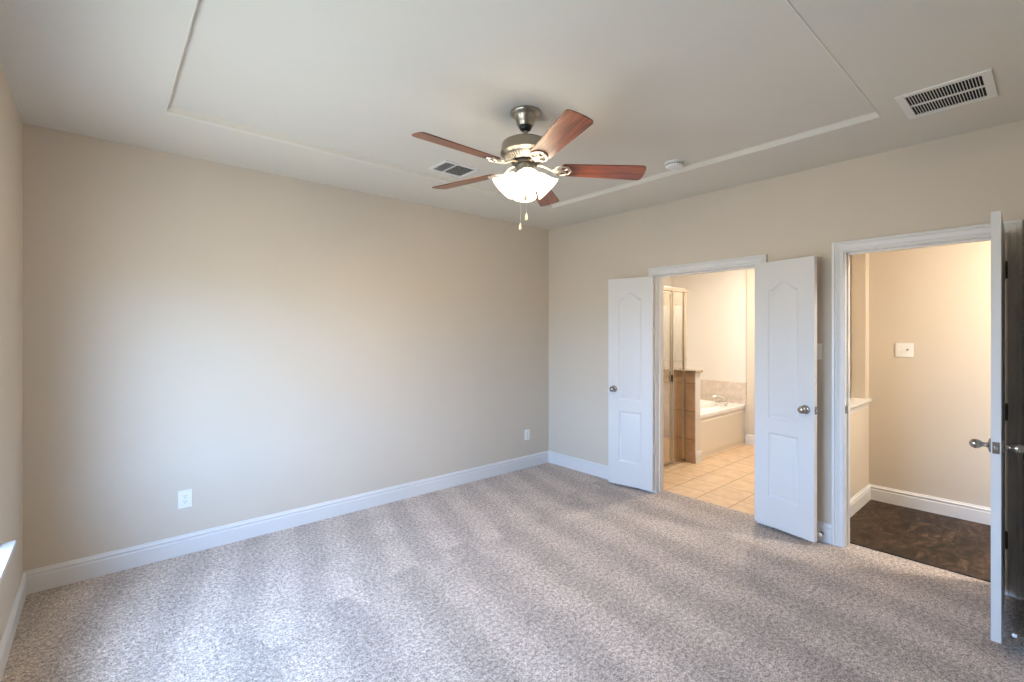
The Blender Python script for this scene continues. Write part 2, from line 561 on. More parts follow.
# moulding running round the recess
prof = [(-0.001, 0.0), (0.003, 0.0), (0.007, 0.004), (0.010, 0.031), (0.016, 0.036), (-0.001, 0.036)]
prof = [(a + 0.001, H - 0.002 + b) for a, b in prof]
bm = bmesh.new()
st = []
for (cx_, cy_, sx2, sy2) in ((x0, y0, 1, 1), (x1, y0, -1, 1), (x1, y1, -1, -1), (x0, y1, 1, -1), (x0, y0, 1, 1)):
    st.append([Vector((cx_ + sx2 * a, cy_ + sy2 * a, z)) for a, z in prof])
rs = [[bm.verts.new(p) for p in s] for s in st[:4]]
for i in range(4):
    a, b = rs[i], rs[(i + 1) % 4]
    for k in range(len(prof)):
        k2 = (k + 1) % len(prof)
        bm.faces.new((a[k], a[k2], b[k2], b[k]))
M['moulding'] = plain('moulding_paint', (0.70, 0.66, 0.58), 0.6)
struct('trim_2', bm, 'moulding', 'thin moulding along the edge of the ceiling recess', 'ceiling moulding')
box_struct('ceiling', [(T, 3.1, -5.2, 0.12, H, H + 0.1)], 'ceil', 'ceiling over the bathroom and the hallway', 'ceiling')

# walls of the bedroom
box_struct('wall_back', [(XL - T, T, 0, T, 0, H)], 'wall', 'long plain beige wall between the window wall and the corner', 'wall')
wy0, wy1, wz0, wz1 = WIN
box_struct('wall_left', [(XL - T, XL, wy1, 0, 0, H), (XL - T, XL, YN, wy0, 0, H), (XL - T, XL, wy0, wy1, 0, wz0), (XL - T, XL, wy0, wy1, wz1, H)],
           'wall', 'beige wall at the left edge with a bright window', 'wall')
# right wall with two openings
BD = (-2.360, -1.432, 2.075)
ED = (-3.735, -2.942, 2.100)
box_struct('wall_right', [(0, T, BD[1], 0, 0, H), (0, T, ED[1], BD[0], 0, H), (0, T, -5.1, ED[0], 0, H),
                          (0, T, BD[0], BD[1], BD[2], H), (0, T, ED[0], ED[1], ED[2], H)],
           'wall', 'beige wall holding the double doorway and the hallway doorway', 'wall')
box_struct('wall_rear', [(XN, 0, YR - T, YR, 0, H)], 'wall', 'short beige wall behind the open hallway door', 'wall')
box_struct('wall_nook', [(XN, XN + T, YN, YR - T, 0, H)], 'wall', 'beige side wall of the alcove behind the camera', 'wall')
box_struct('wall_front', [(XL, XN + T, YN - T, YN, 0, H)], 'wall', 'plain beige wall behind the camera', 'wall')
# bathroom shell
box_struct('wall_bath_back', [(T, 2.86, 0, T, 0, H)], 'bathwall', 'cream bathroom wall behind shower and tub', 'wall')
box_struct('wall_bath_far', [(2.74, 2.86, -2.45, 0, 0, H)], 'bathwall', 'cream far wall of the bathroom beside the tub', 'wall')
box_struct('wall_bath_front', [(T, 2.86, -2.52, -2.45, 0, H)], 'bathwall', 'cream wall between bathroom and hallway ledge', 'wall')
# pilaster: the far wall steps forward south of the tub
box_struct('wall_bath_step', [(2.70, 2.74, -2.45, -1.145, 0, H)], 'wall', 'slightly stepped forward strip of bathroom wall right of the tub', 'wall')
# hallway shell
box_struct('wall_hall_far', [(1.34, 1.46, -5.1, -2.521, 0, H)], 'wall', 'beige far wall of the hallway carrying the switch plate', 'wall')
box_struct('wall_hall_ledge', [(T, 1.22, -2.803, -2.70, 0, 0.905), (1.22, 1.34, -2.803, -2.70, 0, H)], 'wall',
           'half height beige wall under the white ledge in the hallway', 'half wall')
box_struct('wall_hall_niche', [(T, 1.34, -2.56, -2.521, 0, H)], 'wall', 'warm lit beige wall behind the hallway ledge', 'wall')
box_struct('wall_hall_end', [(T, 1.46, -5.2, -5.1, 0, H)], 'wall', 'beige wall closing the hallway', 'wall')


# ------------------------------------------------------------------ baseboards
BP = [(0, 0), (0.016, 0), (0.016, 0.094), (0.0125, 0.100), (0.0125, 0.108), (0.0155, 0.112), (0.0155, 0.117),
      (0.009, 0.126), (0.006, 0.135), (0, 0.135)]


def baseboard(name, p0, p1, nrm, label, m0=0.0, m1=0.0, z=0.0):
    """straight run; nrm points into the room; m0/m1 = mitre factors at the ends (+1 inner corner)"""
    bm = bmesh.new()
    p0 = Vector((*p0, 0)); p1 = Vector((*p1, 0)); n = Vector((*nrm, 0)); d = (p1 - p0).normalized()
    st = []
    for p, s, mf in ((p0, 1, m0), (p1, -1, m1)):
        st.append([p + n * (a + 0.0) + d * s * mf * a + Vector((0, 0, z + b)) for a, b in BP])
    bm_sweep(bm, st)
    return struct(name, bm, 'trim', label, 'baseboard')


baseboard('baseboard_back', (XL, 0), (0, 0), (0, -1), 'long white baseboard under the plain back wall', 1, 1)
baseboard('baseboard_left', (XL, YN), (XL, 0), (1, 0), 'white baseboard under the window at the left edge', 1, 1)
baseboard('baseboard_right', (0, 0), (0, -1.361), (-1, 0), 'white baseboard from the corner to the left double door leaf', 1, 0)
baseboard('baseboard_right', (0, -2.43), (0, -2.870), (-1, 0), 'short white baseboard between the two doorways')
baseboard('baseboard_right', (0, -3.795), (0, YR), (-1, 0), 'stub of white baseboard behind the hallway door', 0, 1)
baseboard('baseboard_rear', (0, YR), (XN, YR), (0, 1), 'white baseboard behind the open hallway door', 1, 0)
baseboard('baseboard_nook', (XN, YR), (XN, YN), (-1, 0), 'white baseboard in the alcove behind the camera', 0, 1)
baseboard('baseboard_front', (XL, YN), (XN, YN), (0, 1), 'white baseboard behind the camera', 1, 1)
baseboard('baseboard_hall_far', (1.34, -2.803), (1.34, -5.1), (-1, 0), 'white baseboard under the hallway switch plate', 1, 1)
baseboard('baseboard_hall_ledge', (T, -2.803), (1.34, -2.803), (0, -1), 'white baseboard under the hallway half wall', 0, 1)
baseboard('baseboard_bath_far', (2.70, -2.45), (2.70, -1.145), (-1, 0), 'short white baseboard right of the tub', 1, 0)
baseboard('baseboard_bath_halfwall', (1.245, -1.17), (1.365, -1.17), (0, -1), 'small white baseboard block at the foot of the shower half wall', -1, -1)


# ------------------------------------------------------------------ door trim (casing + jamb)
CP = [(0.0, 0), (0.0, 0.009), (0.004, 0.013), (0.012, 0.013), (0.017, 0.009), (0.026, 0.011), (0.036, 0.015), (0.044, 0.017),
      (0.050, 0.014), (0.054, 0.021), (0.066, 0.021), (0.070, 0.017), (0.070, 0)]


def casing(y0, y1, zt, xf, sgn, bm):
    st = []
    for (yy, so, zz, up) in ((y0, -1, 0, 0), (y0, -1, zt, 1), (y1, 1, zt, 1), (y1, 1, 0, 0)):
        st.append([Vector((xf + sgn * t_, yy + so * a, zz + (a if up else 0))) for a, t_ in CP])
    bm_sweep(bm, st)


def doorway(name, D, label, stop_x):
    y0, y1, zt = D
    bm = bmesh.new()
    casing(y0, y1, zt, 0.0, -1, bm)
    casing(y0, y1, zt, T, 1, bm)
    j = 0.006
    bm_box(bm, -0.004, T + 0.004, y0 - 0.02, y0 + j, 0, zt - j)
    bm_box(bm, -0.004, T + 0.004, y1 - j, y1 + 0.02, 0, zt - j)
    bm_box(bm, -0.004, T + 0.004, y0 - 0.02, y1 + 0.02, zt - j, zt + 0.02)
    s = 0.016
    bm_box(bm, stop_x, stop_x + 0.035, y0, y0 + s, 0, zt - j)
    bm_box(bm, stop_x, stop_x + 0.035, y1 - s, y1, 0, zt - j)
    bm_box(bm, stop_x, stop_x + 0.035, y0 + s, y1 - s, zt - s - 0.004, zt - j)
    return struct(name, bm, 'trim', label, 'door frame')


doorway('trim_3', BD, 'white casing and jamb round the bathroom double doorway', 0.045)
tr4 = doorway('trim_4', ED, 'white casing and jamb round the hallway doorway with dark floor', 0.045)
bm = bmesh.new()
bm_box(bm, 0.004, 0.032, ED[1] - 0.0085, ED[1] - 0.0055, 0.945, 1.005, 0.001)
bm_box(bm, 0.012, 0.024, ED[1] - 0.0095, ED[1] - 0.0080, 0.962, 0.988)
tag(obj('strike_plate', bm, 'knob', tr4), 'nickel strike plate')


# ------------------------------------------------------------------ door leaves
def panel_outline(x0, x1, z0, z1, inset, arch, n=28):
    """closed outline; arch = rise of the bell shaped head above the shoulders"""
    a, b, c, d = x0 + inset, x1 - inset, z0 + inset, z1 - inset
    pts = [(a, c), (b, c)]
    for i in range(n + 1):
        u = 1 - 2 * i / n
        s = 0.5 * (1 + math.cos(PI * u)) if arch else 0.0
        s = s ** 1.15 if arch else 0
        pts.append(((a + b) / 2 + (b - a) / 2 * u, d - arch + arch * s))
    return pts


def door_leaf_bm(W, Hh, Tk, panels):
    """leaf spans x 0..W, y -Tk/2..Tk/2, z 0..Hh, moulded on both faces"""
    bm = bmesh.new()
    rim = {}
    for sgn in (-1, 1):
        yf = sgn * Tk / 2
        outer = [bm.verts.new((x, yf, z)) for x, z in ((0, 0), (W, 0), (W, Hh), (0, Hh))]
        rim[sgn] = outer
        edges = [bm.edges.new((outer[i], outer[(i + 1) % 4])) for i in range(4)]
        for (px0, px1, pz0, pz1, arch) in panels:
            loops = []
            for inset, depth in ((0, 0), (0.006, 0.0075), (0.013, 0.0085), (0.020, 0.0035), (0.024, 0.003), (0.046, 0.0075) , (0.052, 0.0075)):
                pass
            for inset, depth in ((0, 0), (0.005, 0.005), (0.011, 0.0095), (0.020, 0.0095), (0.034, 0.0035), (0.040, 0.0025)):
                pts = panel_outline(px0, px1, pz0, pz1, inset, arch * (1 - inset * 2.0))
                loops.append([bm.verts.new((x, yf - sgn * depth, z)) for x, z in pts])
            n = len(loops[0])
            es = [bm.edges.new((loops[0][i], loops[0][(i + 1) % n])) for i in range(n)]
            edges += es
            for a, b in zip(loops, loops[1:]):
                for i in range(n):
                    i2 = (i + 1) % n
                    bm.faces.new((a[i], a[i2], b[i2], b[i]))
            last = loops[-1]
            bm.faces.new(last)
        bmesh.ops.triangle_fill(bm, use_beauty=True, use_dissolve=False, edges=edges)
    a, b = rim[-1], rim[1]
    for i in range(4):
        i2 = (i + 1) % 4
        bm.faces.new((a[i], a[i2], b[i2], b[i]))
    bmesh.ops.triangulate(bm, faces=[f for f in bm.faces if len(f.verts) > 4])
    return bm


def knob_round(sgn):
    """axis along +y*sgn, from the leaf face"""
    bm = bmesh.new()
    prof = [(0.0, 0.0), (0.032, 0.0), (0.032, 0.004), (0.026, 0.009), (0.015, 0.011), (0.0115, 0.016), (0.011, 0.026), (0.016, 0.031),
            (0.024, 0.037), (0.0275, 0.046), (0.0255, 0.055), (0.018, 0.062), (0.008, 0.0655), (0, 0.066)]
    bm_lathe(bm, prof, 32, Matrix.Rotation(-sgn * PI / 2, 4, 'X'))
    return bm


def knob_egg(sgn):
    bm = bmesh.new()
    prof = [(0.0, 0.0), (0.034, 0.0), (0.034, 0.005), (0.030, 0.009), (0.016, 0.012), (0.011, 0.018), (0.0105, 0.028), (0.014, 0.034),
            (0.020, 0.042), (0.0235, 0.053), (0.0225, 0.062), (0.017, 0.072), (0.008, 0.078), (0, 0.0795)]
    bm_lathe(bm, prof, 32, Matrix.Rotation(-sgn * PI / 2, 4, 'X'))
    return bm


def hinge_bm():
    bm = bmesh.new()
    for k in range(5):
        bm_lathe(bm, [(0, -0.045 + k * 0.018), (0.0065, -0.045 + k * 0.018), (0.0065, -0.028 + k * 0.018), (0, -0.028 + k * 0.018)], 12)
    bm_lathe(bm, [(0, 0.045), (0.005, 0.0455), (0.005, 0.050), (0, 0.052)], 12)
    bm_lathe(bm, [(0, -0.052), (0.005, -0.050), (0.005, -0.0455), (0, -0.045)], 12)
    return bm


def leaf(name, W, Hh, base, ang, label, egg=False, kz=0.940, hz=(0.35, 1.07, 1.80), hinge_side=1, hinge_mat='trim', panels=None, flip=1):
    """base = hinge corner on the floor; local x runs along the leaf"""
    Tk = 0.035
    root = thing(name, label, 'door', base, ang, 'structure')
    lf = obj('door_panel', door_leaf_bm(W, Hh, Tk, panels), 'door', root, smooth=True)
    lf.location = (0.0, 0, 0)
    for s in (-1, 1):
        k = obj('door_knob', (knob_egg if egg else knob_round)(s), 'knob', root, smooth=True)
        k.location = (W - 0.062, s * Tk / 2, kz)
        tag(k, 'satin nickel %s knob' % ('egg shaped' if egg else 'round'))
    bm = bmesh.new()
    bm_box(bm, W - 0.0005, W + 0.002, -0.0125, 0.0125, kz - 0.028, kz + 0.028, 0.0005)
    lp = obj('latch_plate', bm, 'knob', root)
    tag(lp, 'nickel latch plate')
    bm = bmesh.new()
    bm_box(bm, W + 0.0015, W + 0.010, -0.006, 0.006, kz - 0.008, kz + 0.008, 0.002)
    obj('latch_bolt', bm, 'chrome', lp)
    for z in hz:
        h = obj('hinge', hinge_bm(), hinge_mat, root, smooth=True)
        h.location = (-0.006, hinge_side * (Tk / 2 + 0.004), z)
        bm = bmesh.new()
        bm_box(bm, -0.002, 0.0006, -Tk / 2 + 0.002, Tk / 2, z - 0.045, z + 0.045)
        lh = obj('hinge_plate', bm, hinge_mat, h)
        lh.location = (0.006, -hinge_side * (Tk / 2 + 0.004), -z)
    return root


P18 = [(0.112, 0.345, 0.835, 1.885, 0.062), (0.112, 0.345, 0.225, 0.725, 0.0)]
P30 = [(0.115, 0.645, 0.835, 1.885, 0.11), (0.115, 0.645, 0.225, 0.725, 0.0)]
# left bathroom leaf: folded back against the wall, free end about 13 cm off it
leaf('door_1', 0.457, 2.032, (-0.040, BD[1] + 0.002, 0.027), math.atan2(0.443, -0.085),
     'left white panelled leaf of the bathroom double doors, opened toward the corner', panels=P18,
     hz=(0.40, 1.09, 1.82), hinge_side=-1)
leaf('door_2', 0.457, 2.045, (-0.034, BD[0] + 0.002, 0.027), math.atan2(-0.446, -0.098),
     'right white panelled leaf of the bathroom double doors with nickel knob on its right', panels=P18,
     hz=(0.40, 1.09, 1.82), hinge_side=1)
# hallway door: swung in square to the wall, seen edge-on
leaf('door_3', 0.732, 2.060, (-0.020, -3.7185, 0.042), PI + R(1.75),
     'white hallway door seen edge-on with two egg shaped knobs', egg=True, kz=0.928, panels=P30,
     hz=(0.275, 1.02, 1.845), hinge_side=1, hinge_mat='bronze')


def door_stop(loc, direction, length, label, spring=False):
    r = thing('door_stop', label, 'door stop', loc, 0)
    q = Vector(direction).to_track_quat('Z', 'Y')
    mt = q.to_matrix().to_4x4()
    bm = bmesh.new(); bm_lathe(bm, [(0, 0), (0.013, 0), (0.013, 0.004), (0.007, 0.008), (0, 0.008)], 20, mt)
    obj('base', bm, 'knob', r, True)
    bm = bmesh.new()
    if spring:
        pts = [mt @ Vector((0.006 * math.cos(a), 0.006 * math.sin(a), 0.006 + (length - 0.018) * a / (2 * PI * 14))) for a in [k * 2 * PI / 10 for k in range(141)]]
        bm_tube(bm, pts, 0.0011, 5)
    else:
        bm_lathe(bm, [(0, 0.006), (0.006, 0.006), (0.005, length * 0.5), (0.0075, length - 0.016), (0, length - 0.016)], 16, mt)
    obj('stem', bm, 'knob', r, True)
    bm = bmesh.new()
    if spring:
        bm_lathe(bm, [(0, length - 0.018), (0.008, length - 0.017), (0.009, length - 0.006), (0.006, length), (0, length)], 16, mt)
    else:
        bm_lathe(bm, [(0, length - 0.018), (0.011, length - 0.017), (0.014, length - 0.008), (0.011, length), (0, length + 0.002)], 16, mt)
    tag(obj('tip', bm, 'rubber', r, True), 'white rubber tip')
    return r


door_stop((-0.016, -2.812, 0.062), (-1, 0, 0), 0.055, 'small nickel door stop on the baseboard beside the right bathroom leaf')
door_stop((-0.700, YR + 0.016, 0.080), (0, 1, 0), 0.078, 'spring door stop with white tip behind the hallway door', True)


# ------------------------------------------------------------------ windows
def window_unit(name, width, height, label):
    """local x along the wall, y outward, z up from opening bottom; origin at opening centre bottom"""
    r = thing(name, label, 'window', kind='structure')
    bm = bmesh.new()
    w2 = width / 2; f = 0.045
    y0, y1 = 0.055, 0.105
    bm_box(bm, -w2, -w2 + f, y0, y1, 0, height, 0.003); bm_box(bm, w2 - f, w2, y0, y1, 0, height, 0.003)
    bm_box(bm, -w2 + f, w2 - f, y0, y1, 0, f, 0.003); bm_box(bm, -w2 + f, w2 - f, y0, y1, height - f, height, 0.003)
    bm_box(bm, -0.03, 0.03, y0, y1, f, height - f, 0.003)
    obj('window_frame', bm, 'vinyl', r)
    for s in (-1, 1):
        c0, c1 = (-w2 + f, -0.03) if s < 0 else (0.03, w2 - f)
        for k, (za, zb, dy) in enumerate(((f, height / 2 + 0.012, 0.0), (height / 2 - 0.012, height - f, 0.018))):
            bm = bmesh.new()
            g = 0.028
            bm_box(bm, c0, c0 + g, y0 + 0.008 + dy, y0 + 0.022 + dy, za, zb); bm_box(bm, c1 - g, c1, y0 + 0.008 + dy, y0 + 0.022 + dy, za, zb)
            bm_box(bm, c0 + g, c1 - g, y0 + 0.008 + dy, y0 + 0.022 + dy, za, za + g); bm_box(bm, c0 + g, c1 - g, y0 + 0.008 + dy, y0 + 0.022 + dy, zb - g, zb)
            sash = obj('sash', bm, 'vinyl', r)
            bm = bmesh.new(); bm_box(bm, c0 + g, c1 - g, y0 + 0.013 + dy, y0 + 0.017 + dy, za + g, zb - g)
            obj('pane', bm, 'winglass', sash)
    bm = bmesh.new()
    bm_box(bm, -w2 - 0.05, w2 + 0.05, -0.048, 0.0, -0.020, 0.004, 0.004)
    bm_box(bm, -w2, w2, -0.002, 0.06, -0.020, 0.004)
    bm_box(bm, -w2 - 0.03, w2 + 0.03, -0.016, -0.001, -0.080, -0.020, 0.003)
    obj('window_sill', bm, 'trim', r)
    return r


wu = window_unit('window_1', WIN[1] - WIN[0], WIN[3] - WIN[2], 'white framed window in the left wall with a projecting white sill')
wu.location = (XL, (WIN[0] + WIN[1]) / 2, WIN[2]); wu.rotation_euler = (0, 0, PI / 2)


# ------------------------------------------------------------------ outlets and switches
def face_matrix(loc, nrm):
    """local x = along wall, y = up, z = out of wall"""
    n = Vector(nrm); up = Vector((0, 0, 1)); xx = up.cross(n)
    m = Matrix((xx, up, n)).transposed().to_4x4()
    m.translation = Vector(loc)
    return m


def plate(name, label, cat, loc, nrm, kinds, w_=0.072, h_=0.117):
    r = thing(name, label, cat)
    r.matrix_world = face_matrix(loc, nrm)
    bm = bmesh.new(); bm_box(bm, -w_ / 2, w_ / 2, -h_ / 2, h_ / 2, 0, 0.006, 0.002)
    obj('cover_plate', bm, 'plate', r)
    n = len(kinds)
    for i, k in enumerate(kinds):
        cx_ = (i - (n - 1) / 2) * 0.047
        if k == 'outlet':
            for s in (-1, 1):
                bm = bmesh.new()
                bm_lathe(bm, [(0.0, 0.0055), (0.0165, 0.0055), (0.0165, 0.0075), (0.0155, 0.0085), (0, 0.0085)], 24, Matrix.Translation((cx_, s * 0.0195, 0)))
                so = obj('socket', bm, 'plate', r)
                bm = bmesh.new()
                for q in (-1, 1): bm_box(bm, cx_ + q * 0.0065 - 0.0012, cx_ + q * 0.0065 + 0.0012, s * 0.0195 - 0.001, s * 0.0195 + 0.008, 0.0083, 0.0088)
                bm_lathe(bm, [(0, 0.0083), (0.0026, 0.0083), (0.0026, 0.0088), (0, 0.0088)], 12, Matrix.Translation((cx_, s * 0.0195 - 0.0075, 0)))
                obj('slots', bm, 'slot', so)
            bm = bmesh.new(); bm_lathe(bm, [(0, 0.0058), (0.003, 0.0058), (0.0025, 0.0072), (0, 0.0075)], 12, Matrix.Translation((cx_, 0, 0)))
            obj('screw', bm, 'screw', r)
        elif k == 'toggle':
            bm = bmesh.new(); bm_box(bm, cx_ - 0.005, cx_ + 0.005, -0.012, 0.012, 0.0055, 0.0075, 0.0008)
            tg = obj('toggle_slot', bm, 'plate', r)
            bm = bmesh.new(); bm_box(bm, cx_ - 0.0035, cx_ + 0.0035, -0.011, 0.000, 0.007, 0.019, 0.0015)
            obj('toggle', bm, 'plate', tg)
            for s in (-1, 1):
                bm = bmesh.new(); bm_lathe(bm, [(0, 0.0058), (0.003, 0.0058), (0.0025, 0.0070), (0, 0.0073)], 12, Matrix.Translation((cx_, s * 0.030, 0)))
                obj('screw', bm, 'screw', r)
        elif k == 'knob':
            bm = bmesh.new(); bm_lathe(bm, [(0, 0.0055), (0.0085, 0.0055), (0.0075, 0.017), (0.006, 0.019), (0, 0.0195)], 24, Matrix.Translation((cx_, 0.004, 0)))
            tag(obj('dimmer_knob', bm, 'knob', r, True), 'round grey dimmer knob')
        elif k == 'rocker':
            bm = bmesh.new(); bm_box(bm, cx_ - 0.0165, cx_ + 0.0165, -0.033, 0.033, 0.0055, 0.0095, 0.0015)
            obj('rocker', bm, 'plate', r)
    return r


plate('wall_outlet', 'white duplex outlet low on the back wall near the window side', 'outlet', (-3.552, -0.0005, 0.379), (0, -1, 0), ['outlet'], 0.080, 0.122)
plate('wall_outlet', 'white outlet low on the back wall close to the far corner', 'outlet', (-0.347, -0.0005, 0.371), (0, -1, 0), ['outlet'], 0.076, 0.118)
plate('light_switch', 'single white light switch half hidden behind the right bathroom leaf', 'switch', (-0.0005, -2.772, 1.385), (-1, 0, 0), ['toggle'])
plate('light_switch', 'double white switch plate on the far hallway wall', 'switch', (1.3395, -3.057, 1.372), (-1, 0, 0), ['toggle', 'knob'], 0.124, 0.122)


# ------------------------------------------------------------------ ceiling registers and smoke detector
def register_big():
    x0, x1, y0, y1 = -0.885, -0.515, -3.735, -3.382
    cx_, cy_ = (x0 + x1) / 2, (y0 + y1) / 2
    r = thing('air_vent', 'large white ceiling vent with two rows of dark slots near the right wall', 'vent', (cx_, cy_, H))
    W_, L_ = x1 - x0, y1 - y0
    mx, my = 0.034, 0.036
    bm = bmesh.new()
    z0, z1 = -0.008, 0.0
    bm_box(bm, -W_ / 2, -W_ / 2 + mx, -L_ / 2, L_ / 2, z0, z1, 0.002); bm_box(bm, W_ / 2 - mx, W_ / 2, -L_ / 2, L_ / 2, z0, z1, 0.002)
    bm_box(bm, -W_ / 2 + mx, W_ / 2 - mx, -L_ / 2, -L_ / 2 + my, z0, z1, 0.002); bm_box(bm, -W_ / 2 + mx, W_ / 2 - mx, L_ / 2 - my, L_ / 2, z0, z1, 0.002)
    bm_box(bm, -0.005, 0.005, -L_ / 2 + my, L_ / 2 - my, z0, z1)
    obj('vent_frame', bm, 'ventmetal', r)
    bm = bmesh.new(); bm_box(bm, -W_ / 2 + mx, W_ / 2 - mx, -L_ / 2 + my, L_ / 2 - my, -0.0008, -0.0002)
    tag(obj('duct_shade_sheet', bm, 'duct', r), 'black sheet behind the slats, imitating the shaded duct')
    n = 24
    span = L_ - 2 * my
    for i in range(1, n):
        y = -L_ / 2 + my + span * i / n
        bm = bmesh.new(); bm_box(bm, -W_ / 2 + mx, W_ / 2 - mx, -0.0014, 0.0014, -0.0060, -0.003)
        s = obj('slat', bm, 'ventmetal', r); s.location = (0, y, 0)
    return r


register_big()


def vent_small():
    r = thing('air_vent', 'smaller white ceiling vent beyond the fan near the back wall', 'vent', (-1.955, -0.915, HT))
    W_, L_ = 0.30, 0.24
    mx = 0.022
    bm = bmesh.new(); z0, z1 = -0.008, 0.0
    bm_box(bm, -W_ / 2, -W_ / 2 + mx, -L_ / 2, L_ / 2, z0, z1, 0.002); bm_box(bm, W_ / 2 - mx, W_ / 2, -L_ / 2, L_ / 2, z0, z1, 0.002)
    bm_box(bm, -W_ / 2 + mx, W_ / 2 - mx, -L_ / 2, -L_ / 2 + mx, z0, z1, 0.002); bm_box(bm, -W_ / 2 + mx, W_ / 2 - mx, L_ / 2 - mx, L_ / 2, z0, z1, 0.002)
    xd = -W_ / 2 + mx + (W_ - 2 * mx) * 0.36
    bm_box(bm, xd - 0.005, xd + 0.005, -L_ / 2 + mx, L_ / 2 - mx, z0, z1)
    obj('vent_frame', bm, 'ventmetal', r)
    bm = bmesh.new(); bm_box(bm, -W_ / 2 + mx, W_ / 2 - mx, -L_ / 2 + mx, L_ / 2 - mx, -0.0008, -0.0002)
    tag(obj('duct_shade_sheet', bm, 'duct', r), 'black sheet behind the louvres, imitating the shaded duct')
    n = 15
    for part, (a, b) in enumerate(((-W_ / 2 + mx, xd - 0.005), (xd + 0.005, W_ / 2 - mx))):
        for i in range(n):
            y = -L_ / 2 + mx + (L_ - 2 * mx) * (i + 0.5) / n
            bm = bmesh.new()
            bm_box(bm, a, b, -0.0045, 0.0045, -0.0005, 0.0005)
            s = obj('louvre', bm, 'ventmetal', r); s.location = (0, y, -0.0045); s.rotation_euler = (R(22 if part else 38), 0, 0)
    return r


vent_small()

r = thing('smoke_detector', 'round white smoke detector on the recessed ceiling right of the fan', 'smoke detector', (-0.80, -2.09, HT))
bm = bmesh.new(); bm_lathe(bm, [(0, 0), (0.072, 0), (0.072, -0.010), (0.066, -0.012), (0, -0.012)], 40)
obj('base', bm, 'plate', r, True)
bm = bmesh.new(); bm_lathe(bm, [(0, -0.012), (0.064, -0.012), (0.064, -0.026), (0.058, -0.036), (0.040, -0.040), (0.038, -0.038), (0.034, -0.041), (0, -0.043)], 40)
sd = obj('cover', bm, 'plate', r, True)
bm = bmesh.new()
for k in range(24):
    a = 2 * PI * k / 24
    mt = Matrix.Rotation(a, 4, 'Z')
    before = len(bm.verts)
    bm_box(bm, 0.0625, 0.0648, -0.004, 0.004, -0.024, -0.015)
    bm.verts.ensure_lookup_table()
    bmesh.ops.transform(bm, matrix=mt, verts=bm.verts[before:])
obj('slots', bm, 'slot', sd)

# ------------------------------------------------------------------ ceiling fan
FX, FY = -2.162, -1.952
fan = thing('ceiling_fan', 'brushed nickel ceiling fan with five reddish brown blades and lit frosted shades', 'ceiling fan', (FX, FY, HT))


def fz(z): return z - HT


def fan_part(name, prof, mat, parent=fan, seg=48):
    bm = bmesh.new(); bm_lathe(bm, [(r_, fz(z)) for r_, z in prof], seg)
    return obj(name, bm, mat, parent, True)


fan_part('canopy', [(0, 2.775), (0.086, 2.775), (0.087, 2.770), (0.082, 2.760), (0.073, 2.755), (0.062, 2.745), (0.052, 2.715), (0.046, 2.700), (0.041, 2.694), (0, 2.694)], 'nickel')
tag(fan_part('ball_joint', [(0, 2.697), (0.036, 2.696), (0.037, 2.690), (0.032, 2.677), (0.020, 2.668), (0, 2.666)], 'black'), 'black ball joint below the canopy')
fan_part('downrod', [(0, 2.675), (0.013, 2.675), (0.013, 2.650), (0.019, 2.648), (0.019, 2.630), (0, 2.630)], 'nickel')
fan_part('motor_housing', [(0, 2.630), (0.022, 2.630), (0.026, 2.622), (0.070, 2.617), (0.110, 2.609), (0.128, 2.600), (0.136, 2.588), (0.138, 2.552), (0.142, 2.546),
                           (0.142, 2.538), (0.132, 2.532), (0.121, 2.528), (0.118, 2.524), (0, 2.524)], 'nickel')
# vented bowl under the motor
vb = fan_part('vent_ring', [(0, 2.526), (0.119, 2.526), (0.112, 2.518), (0.088, 2.500), (0.084, 2.494), (0, 2.494)], 'nickel')
bm = bmesh.new()
for k in range(44):
    a = 2 * PI * k / 44
    before = len(bm.verts)
    bm_box(bm, -0.018, 0.018, -0.0028, 0.0028, -0.002, 0.002, 0.0008)
    bm.verts.ensure_lookup_table()
    mt = Matrix.Rotation(a, 4, 'Z') @ Matrix.Translation((0.101, 0, fz(2.5075))) @ Matrix.Rotation(R(-37), 4, 'Y')
    bmesh.ops.transform(bm, matrix=mt, verts=bm.verts[before:])
M['vent_fin'] = plain('cream_metal_fins', (0.80, 0.72, 0.60), 0.35, 0.5)
tag(obj('vent_fins', bm, 'vent_fin', vb), 'ring of short cream fins')
fan_part('flywheel', [(0, 2.496), (0.078, 2.496), (0.078, 2.484), (0.066, 2.480), (0, 2.480)], 'black')
fan_part('switch_housing', [(0, 2.482), (0.052, 2.482), (0.054, 2.476), (0.050, 2.440), (0.056, 2.434), (0.058, 2.428), (0.050, 2.414), (0.036, 2.404), (0.022, 2.398), (0.022, 2.376), (0.012, 2.368), (0, 2.366)], 'nickel')
fin = fan_part('finial', [(0, 2.370), (0.010, 2.368), (0.014, 2.350), (0.010, 2.300), (0.011, 2.285), (0.006, 2.276), (0, 2.274)], 'nickel', seg=16)


